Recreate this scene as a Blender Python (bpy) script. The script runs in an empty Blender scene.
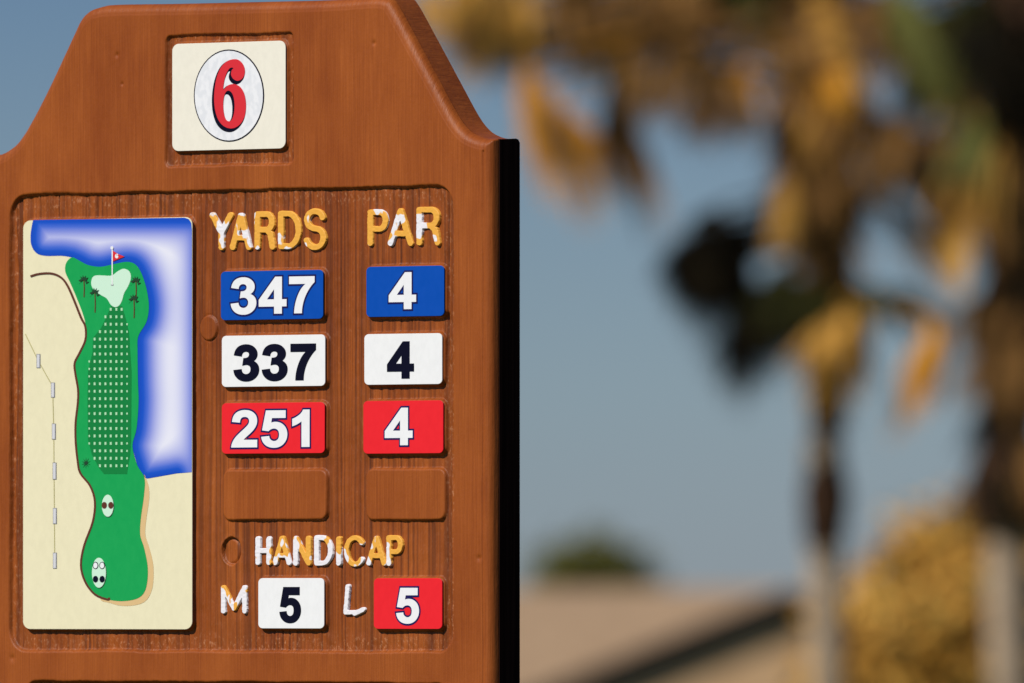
import bpy, bmesh, math, random
import numpy as np
from mathutils import Vector, Matrix
random.seed(7)
rng = np.random.default_rng(11)
scene = bpy.context.scene
C = bpy.context.collection

# ------------------------------------------------------------------ camera
F = 17067.0            # focal length in pixels (600 mm on a 36 mm sensor)
EYE = 1.25
HOR = 592.0            # picture row of the horizon
pitch = math.atan((HOR - 341.5) / F)
cam = bpy.data.cameras.new('camera'); camo = bpy.data.objects.new('camera', cam); C.objects.link(camo)
camo.location = (0, 0, EYE); camo.rotation_euler = (math.pi/2 + pitch, 0, 0)
cam.lens = 600; cam.sensor_width = 36; cam.clip_start = 0.5; cam.clip_end = 9000
scene.camera = camo
FWD = Vector((0, math.cos(pitch), math.sin(pitch))); UP = Vector((0, -math.sin(pitch), math.cos(pitch)))
CO = Vector((0, 0, EYE))
def ray(px, py): return FWD + Vector((1,0,0))*((px-512)/F) + UP*((341.5-py)/F)
def at(px, py, Y):
    d = ray(px, py); return CO + d*(Y/d.y)

# ------------------------------------------------------------------ sign frame
U = Vector((0.72, -0.694, 0)).normalized(); N = Vector((U.y, -U.x, 0)); Z = Vector((0,0,1))
DS = 21.6
ORG = at(491, 592, DS); ORG.z = 0          # base of the board's right front edge
HOFF = 0.0             # height over the board face at which picture points are being read
def uz(px, py):
    d = ray(px, py); t = ((ORG-CO).dot(N)+HOFF)/d.dot(N); p = CO + d*t - ORG
    return (p.dot(U), p.z)
def uzl(pts): return [uz(*p) for p in pts]
MB = Matrix(((U.x, N.x, 0, ORG.x), (U.y, N.y, 0, ORG.y), (0, 0, 1, 0), (0,0,0,1)))   # (u, h, z) -> world

# ------------------------------------------------------------------ materials
def mat(name, col, rough=0.6, spec=0.3):
    m = bpy.data.materials.new(name); m.use_nodes = True
    b = m.node_tree.nodes['Principled BSDF']
    b.inputs['Base Color'].default_value = (*col, 1); b.inputs['Roughness'].default_value = rough
    b.inputs['Specular IOR Level'].default_value = spec
    return m
def S(r, g, b):
    f = lambda c: (c/255/12.92) if c <= 10 else ((c/255+.055)/1.055)**2.4
    return (f(r), f(g), f(b))
def noisy(name, c1, c2, scale=(1,1,1), rough=0.7, lo=.35, hi=.65, bump=0, detail=6, coord='Object', spec=.3, bscale=None):
    m = mat(name, c1, rough, spec); nt = m.node_tree; b = nt.nodes['Principled BSDF']
    tc = nt.nodes.new('ShaderNodeTexCoord'); mp = nt.nodes.new('ShaderNodeMapping'); mp.inputs['Scale'].default_value = scale
    nt.links.new(tc.outputs[coord], mp.inputs[0])
    n = nt.nodes.new('ShaderNodeTexNoise'); n.inputs['Scale'].default_value = 1; n.inputs['Detail'].default_value = detail
    nt.links.new(mp.outputs[0], n.inputs[0])
    r = nt.nodes.new('ShaderNodeValToRGB'); r.color_ramp.elements[0].position = lo; r.color_ramp.elements[1].position = hi
    r.color_ramp.elements[0].color = (*c1,1); r.color_ramp.elements[1].color = (*c2,1)
    nt.links.new(n.outputs[0], r.inputs[0]); nt.links.new(r.outputs[0], b.inputs['Base Color'])
    if bump:
        bp = nt.nodes.new('ShaderNodeBump'); bp.inputs['Strength'].default_value = 1; bp.inputs['Distance'].default_value = bump
        nt.links.new(n.outputs[0], bp.inputs['Height']); nt.links.new(bp.outputs[0], b.inputs['Normal'])
    return m

def wood_material():
    m = bpy.data.materials.new('stained_wood'); m.use_nodes = True; nt = m.node_tree; L = nt.links.new; b = nt.nodes['Principled BSDF']
    tc = nt.nodes.new('ShaderNodeTexCoord')
    def noise(scale, detail=5, rough=.55):
        mp = nt.nodes.new('ShaderNodeMapping'); mp.inputs['Scale'].default_value = scale; L(tc.outputs['Object'], mp.inputs[0])
        n = nt.nodes.new('ShaderNodeTexNoise'); n.inputs['Scale'].default_value = 1; n.inputs['Detail'].default_value = detail
        n.inputs['Roughness'].default_value = rough; L(mp.outputs[0], n.inputs[0]); return n.outputs[0]
    def ramp(src, stops):
        r = nt.nodes.new('ShaderNodeValToRGB'); e = r.color_ramp.elements
        e[0].position, e[0].color = stops[0][0], (*stops[0][1],1); e[1].position, e[1].color = stops[-1][0], (*stops[-1][1],1)
        for p, c in stops[1:-1]:
            x = e.new(p); x.color = (*c,1)
        L(src, r.inputs[0]); return r.outputs[0]
    def mix(kind, fac, a, c):
        x = nt.nodes.new('ShaderNodeMix'); x.data_type = 'RGBA'; x.blend_type = kind
        if isinstance(fac, float): x.inputs[0].default_value = fac
        else: L(fac, x.inputs[0])
        L(a, x.inputs[6]); L(c, x.inputs[7]); return x.outputs[2]
    g = noise((480, 60, 7), 5, .7)                  # fine upright grain
    g2 = noise((1100, 40, 22), 2, .6)
    big = noise((9, 5, 3.4), 6, .65)
    spk = noise((260, 60, 200), 2)
    base = ramp(g, [(.28, (.250,.058,.0080)), (.5, (.318,.077,.0100)), (.74, (.395,.104,.016))])
    tone = ramp(big, [(.30, (.70,.60,.52)), (.70, (1.12,1.18,1.35))])
    col = mix('MULTIPLY', 1.0, base, tone)
    fleck = ramp(spk, [(.70, (0,0,0)), (.78, (1,1,1))])
    # pale scuffs, more of them in the blasted recess
    att = nt.nodes.new('ShaderNodeAttribute'); att.attribute_name = 'blasted'
    sc = noise((260, 30, 150), 4, .75)
    scr = ramp(sc, [(.54, (0,0,0)), (.74, (1,1,1))])
    mm = nt.nodes.new('ShaderNodeMath'); mm.operation = 'MULTIPLY'; L(scr, mm.inputs[0]); L(att.outputs['Fac'], mm.inputs[1])
    m2 = nt.nodes.new('ShaderNodeMath'); m2.operation = 'MULTIPLY'; m2.inputs[1].default_value = .55; L(mm.outputs[0], m2.inputs[0])
    pale = nt.nodes.new('ShaderNodeRGB'); pale.outputs[0].default_value = (.55,.24,.11,1)
    col = mix('MIX', m2.outputs[0], col, pale.outputs[0])
    m3 = nt.nodes.new('ShaderNodeMath'); m3.operation = 'MULTIPLY'; m3.inputs[1].default_value = .18; L(fleck, m3.inputs[0])
    col = mix('MIX', m3.outputs[0], col, pale.outputs[0])
    ag = nt.nodes.new('ShaderNodeAttribute'); ag.attribute_name = 'groove'
    mg = nt.nodes.new('ShaderNodeMath'); mg.operation = 'MULTIPLY'; mg.inputs[1].default_value = .80; L(ag.outputs['Fac'], mg.inputs[0])
    dk = nt.nodes.new('ShaderNodeRGB'); dk.outputs[0].default_value = (.070,.018,.007,1)
    col = mix('MIX', mg.outputs[0], col, dk.outputs[0])  # dark groove lines: dirt tone plus groove shade put into the colour
    L(col, b.inputs['Base Color'])
    b.inputs['Roughness'].default_value = .46; b.inputs['Specular IOR Level'].default_value = .22
    a1 = nt.nodes.new('ShaderNodeMath'); a1.operation = 'MULTIPLY_ADD'; a1.inputs[1].default_value = .9; L(g2, a1.inputs[0]); L(g, a1.inputs[2])
    bp = nt.nodes.new('ShaderNodeBump'); bp.inputs['Distance'].default_value = .0008; bp.inputs['Strength'].default_value = .55
    pit = noise((190, 190, 150), 4, .65); a2 = nt.nodes.new('ShaderNodeMath'); a2.operation = 'MULTIPLY_ADD'; a2.inputs[1].default_value = .9; L(pit, a2.inputs[0]); L(a1.outputs[0], a2.inputs[2])
    L(a2.outputs[0], bp.inputs['Height']); L(bp.outputs[0], b.inputs['Normal'])
    return m
WOOD = wood_material()
EDGE = noisy('shade_edge', (.012,.005,.004), (.030,.011,.008), (300,300,6), .9, spec=.0)  # near-black colour standing in for shade on the board's right side
PAINT_W = S(240,238,235)
M_white = mat('white_vinyl', (.82,.82,.81), .45, .2)
M_cream = mat('cream_vinyl', (.81,.765,.64), .45, .2)
M_cream2 = mat('cream_print', (.78,.72,.48), .5, .2)
M_blue = mat('blue_vinyl', (.001,.068,.40), .5, .15)
M_red = mat('red_vinyl', (.80,.018,.026), .5, .15)
M_redprint = mat('red_print', (.66,.025,.035), .4)
M_navy = mat('navy_print', (.003,.003,.014), .5, .1)
M_outline = mat('blue_navy_print', (.010,.010,.085), .5, .1)
M_dwhite = mat('white_print', (.82,.82,.82), .4)
M_green = mat('green_print', (.004,.34,.075), .4)
M_green2 = mat('dark_green_print', (.004,.20,.04), .4)
M_pale = mat('pale_green_print', (.58,.80,.62), .4)
M_icon = mat('icon_green_print', (.012,.05,.02), .5)
M_brown = mat('brown_print', (.11,.03,.015), .4)
M_tan = mat('tan_print', (.68,.47,.22), .4)
M_grey = mat('grey_print', (.22,.22,.24), .4)
M_olive = mat('olive_print', (.42,.38,.16), .4)
M_lgrey = mat('stake_print', (.62,.62,.64), .4)
M_dot = mat('dot_print', (.40,.70,.42), .4)
M_golf = noisy('golf_ball_print', (.72,.73,.75), (.80,.80,.81), (120,120,90), .4, .40, .56, detail=1)
def wear(m, sc=(90,90,60), amt=.025):
    nt = m.node_tree; b = nt.nodes['Principled BSDF']; c = tuple(b.inputs['Base Color'].default_value)
    tc = nt.nodes.new('ShaderNodeTexCoord'); mp = nt.nodes.new('ShaderNodeMapping'); mp.inputs['Scale'].default_value = sc
    n = nt.nodes.new('ShaderNodeTexNoise'); n.inputs['Scale'].default_value = 1; n.inputs['Detail'].default_value = 6; n.inputs['Roughness'].default_value = .7
    nt.links.new(tc.outputs['Object'], mp.inputs[0]); nt.links.new(mp.outputs[0], n.inputs[0])
    r = nt.nodes.new('ShaderNodeValToRGB'); r.color_ramp.elements[0].position = .30; r.color_ramp.elements[1].position = .60
    r.color_ramp.elements[0].color = tuple(x*(1-amt*2) for x in c[:3])+(1,); r.color_ramp.elements[1].color = c
    nt.links.new(n.outputs[0], r.inputs[0]); nt.links.new(r.outputs[0], b.inputs['Base Color'])
    rr = nt.nodes.new('ShaderNodeMapRange'); rr.inputs[3].default_value = .30; rr.inputs[4].default_value = .70
    nt.links.new(n.outputs[0], rr.inputs[0]); nt.links.new(rr.outputs[0], b.inputs['Roughness'])
    bp = nt.nodes.new('ShaderNodeBump'); bp.inputs['Distance'].default_value = .0002; bp.inputs['Strength'].default_value = .25
    nt.links.new(n.outputs[0], bp.inputs['Height']); nt.links.new(bp.outputs[0], b.inputs['Normal'])
for m_ in (M_white, M_cream, M_cream2, M_blue, M_red, M_green, M_dwhite): wear(m_)
def peel(name, lo, hi, sc):
    return noisy(name, (.80,.39,.055), (.80,.77,.79), sc, .45, lo, hi, detail=2)
PEEL = [peel('gold_paint_mostly', .58, .595, (34,34,26)), peel('gold_paint_half', .52, .535, (38,38,30)), peel('gold_paint_little', .385, .40, (60,60,40))]

# ------------------------------------------------------------------ mesh helpers
def link(name, me, parent=None, m=None, mw=None):
    o = bpy.data.objects.new(name, me); C.objects.link(o)
    if m is not None and me is not None: me.materials.append(m)
    if parent is not None: o.parent = parent
    if mw is not None: o.matrix_world = mw
    return o
def tag(o, label=None, cat=None, group=None, kind=None):
    if label: o['label'] = label
    if cat: o['category'] = cat
    if group: o['group'] = group
    if kind: o['kind'] = kind
    return o
def empty(name, loc, rz=0):
    o = bpy.data.objects.new(name, None); C.objects.link(o); o.location = loc; o.rotation_euler = (0,0,rz); o.empty_display_size = .2
    return o
def grid_mesh(name, X, H, Zc, keep=None, attrs=None, smooth=True, flip=False):
    """rows x cols arrays of u,h,z -> mesh of quads"""
    r, c = X.shape
    co = np.stack([X, H, Zc], -1).reshape(-1, 3).astype(np.float32)
    i = np.arange(r*c).reshape(r, c)
    q = np.stack([i[:-1,:-1], i[:-1,1:], i[1:,1:], i[1:,:-1]], -1)
    if flip: q = q[..., ::-1]
    if keep is not None: q = q[keep]
    q = q.reshape(-1, 4)
    if keep is not None:
        used = np.unique(q); mp = -np.ones(r*c, int); mp[used] = np.arange(len(used)); co = co[used]; q = mp[q]
    else: used = slice(None)
    me = bpy.data.meshes.new(name); me.vertices.add(len(co)); me.vertices.foreach_set('co', co.ravel())
    me.loops.add(q.size); me.loops.foreach_set('vertex_index', q.ravel().astype(np.int32))
    me.polygons.add(len(q)); me.polygons.foreach_set('loop_start', np.arange(0, q.size, 4, dtype=np.int32))
    me.polygons.foreach_set('loop_total', np.full(len(q), 4, np.int32))
    if smooth: me.polygons.foreach_set('use_smooth', np.ones(len(q), bool))
    for k, v in (attrs or {}).items():
        v = v.reshape(r*c, -1)[used]
        if v.shape[1] == 1:
            a = me.attributes.new(k, 'FLOAT', 'POINT'); a.data.foreach_set('value', v.ravel().astype(np.float32))
        else:
            a = me.color_attributes.new(k, 'FLOAT_COLOR', 'POINT')
            a.data.foreach_set('color', np.concatenate([v, np.ones((len(v),1))], 1).ravel().astype(np.float32))
    me.update(calc_edges=True); me.validate()
    return me
def vnoise(x, y, seed=0):
    r = np.random.default_rng(seed).random((256, 256))
    xi = np.floor(x).astype(int); yi = np.floor(y).astype(int); fx = x-xi; fy = y-yi
    fx = fx*fx*(3-2*fx); fy = fy*fy*(3-2*fy)
    g = lambda a, b: r[a % 256, b % 256]
    return (g(xi,yi)*(1-fx)+g(xi+1,yi)*fx)*(1-fy) + (g(xi,yi+1)*(1-fx)+g(xi+1,yi+1)*fx)*fy
def sstep(a, b, x):
    t = np.clip((x-a)/(b-a), 0, 1); return t*t*(3-2*t)
def rrect(X, Y, x0, x1, y0, y1, r):
    qx = np.abs(X-(x0+x1)/2)-(x1-x0)/2+r; qy = np.abs(Y-(y0+y1)/2)-(y1-y0)/2+r
    return np.hypot(np.maximum(qx,0), np.maximum(qy,0)) + np.minimum(np.maximum(qx,qy),0) - r
def segdist(X, Y, pts, closed=False):
    d = np.full(X.shape, 1e9); P = list(pts) + ([pts[0]] if closed else [])
    for (x0,y0),(x1,y1) in zip(P[:-1], P[1:]):
        dx, dy = x1-x0, y1-y0; l = dx*dx+dy*dy+1e-18
        t = np.clip(((X-x0)*dx+(Y-y0)*dy)/l, 0, 1)
        d = np.minimum(d, np.hypot(X-x0-t*dx, Y-y0-t*dy))
    return d
def inside(X, Y, pts):
    r = np.zeros(X.shape, bool); n = len(pts)
    for i in range(n):
        x0,y0 = pts[i]; x1,y1 = pts[(i+1)%n]
        if y0 == y1: continue
        r ^= ((y0 > Y) != (y1 > Y)) & (X < (x1-x0)*(Y-y0)/(y1-y0)+x0)
    return r
def crom(pts, n=6, closed=True):
    out = []; m = len(pts)
    rngk = range(m) if closed else range(m-1)
    for i in rngk:
        g = (lambda k: pts[k % m]) if closed else (lambda k: pts[max(0, min(m-1, k))])
        p0,p1,p2,p3 = g(i-1),g(i),g(i+1),g(i+2)
        for k in range(n):
            t = k/n
            out.append(tuple(.5*((2*p1[j]) + (-p0[j]+p2[j])*t + (2*p0[j]-5*p1[j]+4*p2[j]-p3[j])*t*t + (-p0[j]+3*p1[j]-3*p2[j]+p3[j])*t**3) for j in (0,1)))
    if not closed: out.append(tuple(pts[-1]))
    return out
def flat(name, contours, h, parent, m, thick=.0002, offset=0, bevel=0):
    """filled closed contours in board (u,z) at height h (front of it) -> thin solid, holes by even-odd"""
    cu = bpy.data.curves.new('tmp', 'CURVE'); cu.dimensions = '2D'; cu.fill_mode = 'BOTH'
    cu.extrude = thick/2 - (bevel if bevel else 0); cu.offset = offset
    if bevel: cu.bevel_depth = bevel; cu.bevel_resolution = 2
    for ct in contours:
        s = cu.splines.new('POLY'); s.points.add(len(ct)-1); s.use_cyclic_u = True
        for p, (x, y) in zip(s.points, ct): p.co = (x, y, 0, 1)
    t = bpy.data.objects.new('tmp', cu); C.objects.link(t)
    dg = bpy.context.evaluated_depsgraph_get(); dg.update()
    me = bpy.data.meshes.new_from_object(t.evaluated_get(dg)); bpy.data.objects.remove(t); bpy.data.curves.remove(cu)
    me.name = name
    for v in me.vertices: v.co = (v.co.x, v.co.z + h - thick/2, v.co.y)
    bm = bmesh.new(); bm.from_mesh(me); bmesh.ops.recalc_face_normals(bm, faces=bm.faces); bm.to_mesh(me); bm.free()
    me.materials.clear()
    return link(name, me, parent, m)
def rpoly(x0, y0, x1, y1, r, n=6):
    """rounded rectangle from picture corners (x0,y0 top left, x1,y1 bottom right) into board coords; r metres"""
    a = uz(x0, (y0+y1)/2)[0]; b = uz(x1, (y0+y1)/2)[0]; c = uz((x0+x1)/2, y1)[1]; d = uz((x0+x1)/2, y0)[1]
    out = []
    rx, rz = r
    for cx, cy, a0 in ((b-rx,d-rz,0),(a+rx,d-rz,90),(a+rx,c+rz,180),(b-rx,c+rz,270)):
        for k in range(n+1):
            t = math.radians(a0+90*k/n); out.append((cx+rx*math.cos(t), cy+rz*math.sin(t)))
    return out

# ================================================================== THE SIGN
sign = empty('tee_sign', ORG)
tag(sign, 'brown wooden golf tee sign for hole 6 with yardage plates and hole map', 'sign')
SI = MB @ Matrix()        # children are built in board coords; their matrix relative to the empty:
REL = Matrix.Translation(ORG).inverted() @ MB
def pchild(o):            # part directly under the sign
    o.parent = sign; o.matrix_basis = REL; return o
mid = 0.0
top_px = [(-16,155.5),(-4,154),(6,149),(16,140),(28,121),(47,84),(69,37),(77,20),(85,11),(96,6.5),(112,4.5),(175,3.5),(240,2),(320,0),(360,-2.5),(374,-3.5),
          (384,-2),(391,4),(412,42),(434,83),(452,116),(463,130),(473,136),(482,138.3),(491,138.8)]
TOP = crom(uzl(top_px), 8, closed=False)
u0, u1 = TOP[0][0], TOP[-1][0]; u1 = 0.0; TOP[-1] = (u1, TOP[-1][1])
ZB = .62; RO = .013; TH = .050
nc = int((u1-u0)/.0012); nr = int((uz(300,2)[1]-ZB)/.0013)
ts = np.linspace(0, 1, nc)
uu = u0 + (u1-u0)*ts
ztop = np.interp(uu, [p[0] for p in TOP], [p[1] for p in TOP])
# denser rows where the photo is close, linear is fine
tt = np.linspace(0, 1, nr)
X = np.tile(uu, (nr,1)); ZZ = ZB + (ztop-ZB)[None,:]*tt[:,None]
outl = [(u0, ZB)] + TOP + [(u1, ZB)]
near = np.minimum(np.minimum(X-u0, u1-X), np.minimum(ZZ-ZB, (ztop[None,:]-ZZ)*.6)) < RO*1.8
D = np.full(X.shape, 1.0)
D[near] = segdist(X[near], ZZ[near], outl, closed=True)
D = np.clip(D, 0, 1)
H = np.where(D < RO, -.0004 - (RO - np.sqrt(np.maximum(RO*RO-(RO-D)**2, 0))), 0.0)
lift = sstep(RO, RO+.0012, D)
H = np.where(D >= RO, -.0004*(1-lift), H)
H -= .0022*np.exp(-((u1-X-RO-.0012)/.0010)**2)*(ZZ < ztop[None,:]-RO*1.2)
# gentle waviness of the sanded face
H += (vnoise(X*14, ZZ*6, 3)-.5)*.0011 + (vnoise(X*260, ZZ*5, 8)-.5)*.00022 + (vnoise(X*60, ZZ*50, 9)-.5)*.00018
wob = (vnoise(X*26, ZZ*26, 5)-.5)*.0020 + (vnoise(X*170, ZZ*150, 6)-.5)*.0006
def rr_px(x0, y0, x1, y1, r, w=1.0):
    a = uz(x0,(y0+y1)/2)[0]; b = uz(x1,(y0+y1)/2)[0]; c = uz((x0+x1)/2,y1)[1]; d = uz((x0+x1)/2,y0)[1]
    return rrect(X, ZZ, a, b, c, d, r) + wob*w
rec = rr_px(9, 189.5, 454, 652, .030)
rec6 = rr_px(165, 33.5, 293, 165.5, .009)
rec2 = rrect(X, ZZ, uz(20,681)[0], uz(452,681)[0], ZB+.07, uz(225,681.5)[1], .03) + wob
dep = np.maximum(np.maximum(sstep(.0008,-.0034, rec), sstep(.0008,-.0034, rec2)), .85*sstep(.0008,-.003, rec6))
plates_px = [('b',(221,270.5,324,320)),('w',(222,335,326,387)),('r',(222,402.5,325.5,454)),(None,(222,469,326.5,520.5)),
          ('b',(366.5,266,445,317)),('w',(364.5,333.5,443,385)),('r',(363.5,400.5,444,454)),(None,(365,468,445,520.5)),
          ('w',(258.5,578,325,629)),('r',(374,578,443,629.5)),('m',(24,219,192,629)),('6',(173,42.5,286,150))]
ped = np.zeros_like(X)
for k, (x0,y0,x1,y1) in plates_px:
    g = 0 if k is None else 1.6
    ped = np.maximum(ped, sstep(.0010,-.0022, rr_px(x0-g, y0-g, x1+g, y1+g, .012 if k != 'm' else .014, .35)))
def disc(px, py, rx, ry):
    cu, cz = uz(px, py); a = rx/(F/DS*.72); b = ry/(F/DS)
    return (np.hypot((X-cu)/a, (ZZ-cz)/b)-1)*min(a,b)
HOFF = -.0054
plug = disc(209.5, 328, 9.3, 13); hole = disc(231.5, 551, 9.8, 14)
ped = np.maximum(ped, .62*sstep(.0006,-.0012, plug)*(1))
HOFF = 0.0
blast = dep*(1-ped)
ridge = (vnoise(X*190, ZZ*4, 21)+.6*vnoise(X*420+3*vnoise(X*9,ZZ*8,2), ZZ*9, 22)+.5*vnoise(X*70, ZZ*2.2, 23)-1.05)
ridge = np.sign(ridge)*np.abs(ridge)**.8
deepg = sstep(.86,.94, vnoise(X*260+2*vnoise(X*5,ZZ*4,31), ZZ*1.8, 24))
groove = (.62*sstep(.45,.78, vnoise(X*300+1.5*vnoise(X*7,ZZ*6,41), ZZ*2.2, 42)) + .38*sstep(.5,.8, vnoise(X*620, ZZ*5, 47)))*blast*(.55+.6*vnoise(X*18,ZZ*9,43))
groove = np.maximum(groove, .9*deepg*blast)
groove = np.maximum(groove, sstep(.30,.12, np.abs(X-uz(15,400)[0]+(vnoise(X*0,ZZ*12,44)-.5)*.004)/.006)*blast*.9)
tool = (vnoise(X*150+ZZ*60, ZZ*45, 25)-.5)
edgey = blast*np.clip(1-np.abs(rec+.010)/.016, 0, 1) + blast*np.clip(1-np.abs(rec6+.006)/.010,0,1)
H = H*(1-blast) + (-.0054*blast) + ped*dep*(-.0009) + blast*(ridge*.0011 - deepg*.0016 + (vnoise(X*90,ZZ*80,26)-.5)*.0007) + edgey*tool*.0016
H -= .0012*np.exp(-(plug/.0009)**2)*(blast*0+1)*.9
H -= .0060*sstep(.0008,-.0012, hole) - .0022*sstep(-.001,-.006, hole+ (X-uz(231.5,551)[0])*.25)
# small dents
for px, py, r in ((117,55,.003),(122,84,.0022),(374,43,.003),(479,558,.0035),(12,658,.004),(440,22,.002)):
    cu, cz = uz(px, py); H -= .0016*np.exp(-(np.hypot(X-cu, ZZ-cz)/r)**2)
me = grid_mesh('board_front', X, H, ZZ, attrs={'blasted': np.clip(blast*.35+edgey*2.6,0,2.2), 'groove': groove}, flip=False)
board = link('board', me, None, WOOD); pchild(board)
# edge band, back and a weathered rear as ONE solid behind the front sheet, joined into the same mesh
bm = bmesh.new(); bm.from_mesh(me)
n_ = len(TOP)
ring = [(u0,ZB)] + [(u0, TOP[0][1])] + TOP[1:-1] + [(u1, TOP[-1][1]), (u1, ZB)]
fr = [bm.verts.new((a, -RO-.0004, b)) for a, b in ring]
bk = [bm.verts.new((a, -TH, b)) for a, b in ring]
for i in range(len(ring)):
    j = (i+1) % len(ring); bm.faces.new((fr[i], fr[j], bk[j], bk[i]))
bm.faces.new(bk[::-1]); bm.normal_update(); bm.to_mesh(me); bm.free()
# added strip: its dark colour stands in for shade on the upright right edge
zt = TOP[-1][1]
def prism(name, prof, z0, z1, parent, m, topcut=0):
    bm = bmesh.new()
    a = [bm.verts.new((x, h, z0)) for x, h in prof]; b = [bm.verts.new((x, h, z1)) for x, h in prof]
    k = len(prof)
    for i in range(k): bm.faces.new((a[i], a[(i+1)%k], b[(i+1)%k], b[i]))
    bm.faces.new(a[::-1]); bm.faces.new(b)
    bmesh.ops.recalc_face_normals(bm, faces=bm.faces)
    me = bpy.data.meshes.new(name); bm.to_mesh(me); bm.free()
    return link(name, me, parent, m)
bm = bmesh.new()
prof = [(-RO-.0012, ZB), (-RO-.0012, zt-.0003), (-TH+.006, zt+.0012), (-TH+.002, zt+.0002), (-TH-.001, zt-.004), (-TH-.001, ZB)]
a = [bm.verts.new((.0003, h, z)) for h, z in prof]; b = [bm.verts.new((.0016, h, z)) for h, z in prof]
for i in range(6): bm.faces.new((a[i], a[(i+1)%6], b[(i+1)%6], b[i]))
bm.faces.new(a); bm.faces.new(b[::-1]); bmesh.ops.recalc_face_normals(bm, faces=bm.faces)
me2 = bpy.data.meshes.new('edge_shade_strip'); bm.to_mesh(me2); bm.free()
eb = pchild(link('edge_shade_strip', me2, None, EDGE)); eb['label'] = 'added dark strip painting in the shade down the upright right edge of the sign'
# posts behind the board, down to the ground
for ux in (u0+.16, u1-.16):
    p = prism('post', [(ux-.045,-TH-.092),(ux+.045,-TH-.092),(ux+.045,-TH-.002),(ux-.045,-TH-.002)], -.1, 1.6, None, WOOD); pchild(p)

# ---- plates and digits
ARIAL = {   # quadratic outlines: 'on' points and ('q', cx, cy, x, y)
'1': [[(806,0),(525,0),(525,1059),('q',371,915,162,846),(162,1101),('q',272,1137,401,1235),('q',530,1333,578,1466),(806,1466)]],
'7': [[(86,1205),(86,1466),(1047,1466),(1047,1262),('q',928,1145,805,926),('q',682,707,617.5,460.5),('q',553,214,554,0),(283,0),('q',292,345,425.5,704),('q',559,1063,782,1205)]],
'4': [[(638,0),(638,295),(38,295),(38,541),(674,1472),(910,1472),(910,542),(1092,542),(1092,295),(910,295),(910,0)],[(638,542),(638,1043),(301,542)]],
'5': [[(91,377),(371,406),('q',383,311,442,255.5),('q',501,200,578,200),('q',666,200,727,271.5),('q',788,343,788,487),('q',788,622,727.5,689.5),('q',667,757,570,757),('q',449,757,353,650),(125,683),(269,1446),(1012,1446),(1012,1183),(482,1183),(438,934),('q',532,981,630,981),('q',817,981,947,845),('q',1077,709,1077,492),('q',1077,311,972,169),('q',829,-25,575,-25),('q',372,-25,244,84),('q',116,193,91,377)]],
'2': [[(1036,261),(1036,0),(51,0),('q',67,148,147,280.5),('q',227,413,463,632),('q',653,809,696,872),('q',754,959,754,1044),('q',754,1138,703.5,1188.5),('q',653,1239,564,1239),('q',476,1239,424,1186),('q',372,1133,364,1010),(84,1038),('q',109,1270,241,1371),('q',373,1472,571,1472),('q',788,1472,912,1355),('q',1036,1238,1036,1064),('q',1036,965,1000.5,875.5),('q',965,786,888,688),('q',837,623,704,501),('q',571,379,535.5,339),('q',500,299,478,261)]],
'3': [[(77,388),(349,421),('q',362,317,419,262),('q',476,207,557,207),('q',644,207,703.5,273),('q',763,339,763,451),('q',763,557,706,619),('q',649,681,567,681),('q',513,681,438,660),(469,889),('q',583,886,643,938.5),('q',703,991,703,1078),('q',703,1152,659,1196),('q',615,1240,542,1240),('q',470,1240,419,1190),('q',368,1140,357,1044),(98,1088),('q',125,1221,179.5,1300.5),('q',234,1380,331.5,1426),('q',429,1472,550,1472),('q',757,1472,882,1340),('q',985,1232,985,1096),('q',985,903,774,788),('q',900,761,975.5,667),('q',1051,573,1051,440),('q',1051,247,910,111),('q',769,-25,559,-25),('q',360,-25,229,89.5),('q',98,204,77,388)]],
}
def glyph(ch):
    out = []
    for ct in ARIAL[ch]:
        pts = []
        for p in ct:
            if p[0] == 'q':
                x0, y0 = pts[-1]
                for k in range(1, 7):
                    t = k/6; pts.append(((1-t)**2*x0+2*t*(1-t)*p[1]+t*t*p[3], (1-t)**2*y0+2*t*(1-t)*p[2]+t*t*p[4]))
            else: pts.append(p)
        if math.hypot(pts[0][0]-pts[-1][0], pts[0][1]-pts[-1][1]) < 1: pts.pop()
        out.append(pts)
    return out
def digits(parent, text, box, fill, outline, h):
    """text set into picture box (x0,y0,x1,y1), each digit a sub-part"""
    gl = [glyph(c) for c in text]; xs = [p[0]+1139*i for i, g in enumerate(gl) for ct in g for p in ct]
    lo, hi = min(xs), max(xs); x0, y0, x1, y1 = box; x0 += .7; x1 -= .8; y0 += .4; y1 -= .4
    a = uz(x0,(y0+y1)/2)[0]; b = uz(x1,(y0+y1)/2)[0]; c = uz((x0+x1)/2,y1)[1]; d = uz((x0+x1)/2,y0)[1]
    for i, g in enumerate(gl):
        cts = [[(a+(p[0]+1139*i-lo)/(hi-lo)*(b-a), c+p[1]/1469*(d-c)) for p in ct] for ct in g]
        o = flat('digit', cts, h+.00055, parent, fill, .0003, offset=.0008 if outline else .0013)
        if outline: flat('digit_outline', cts, h+.0003, parent, outline, .0002, offset=.0031)
PH = .0016
def plate(name, box, m, r, label=None, th=.0015, h=PH):
    if name == 'number_plate': box = (box[0]-.3, box[1]+.4, box[2]-1.3, box[3]-.8)
    pl = pchild(flat(name, [rpoly(*box, r)], h, None, m, th, bevel=.0003))
    if label: pl['label'] = label
    return pl
RP = (.0075, .0055); HOFF = .0020
specs = [('b','347',(230.5,277,315,313.5)),('w','337',(233.5,344.5,316,380)),('r','251',(231,410,310,447)),
         None, ('b','4',(388.5,272.5,416.5,309)),('w','4',(387,342,414,378)),('r','4',(384.5,408,413,445)), None,
         ('w','5',(279.5,587,301,622)),('r','5',(396,587.5,419.5,623))]
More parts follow.
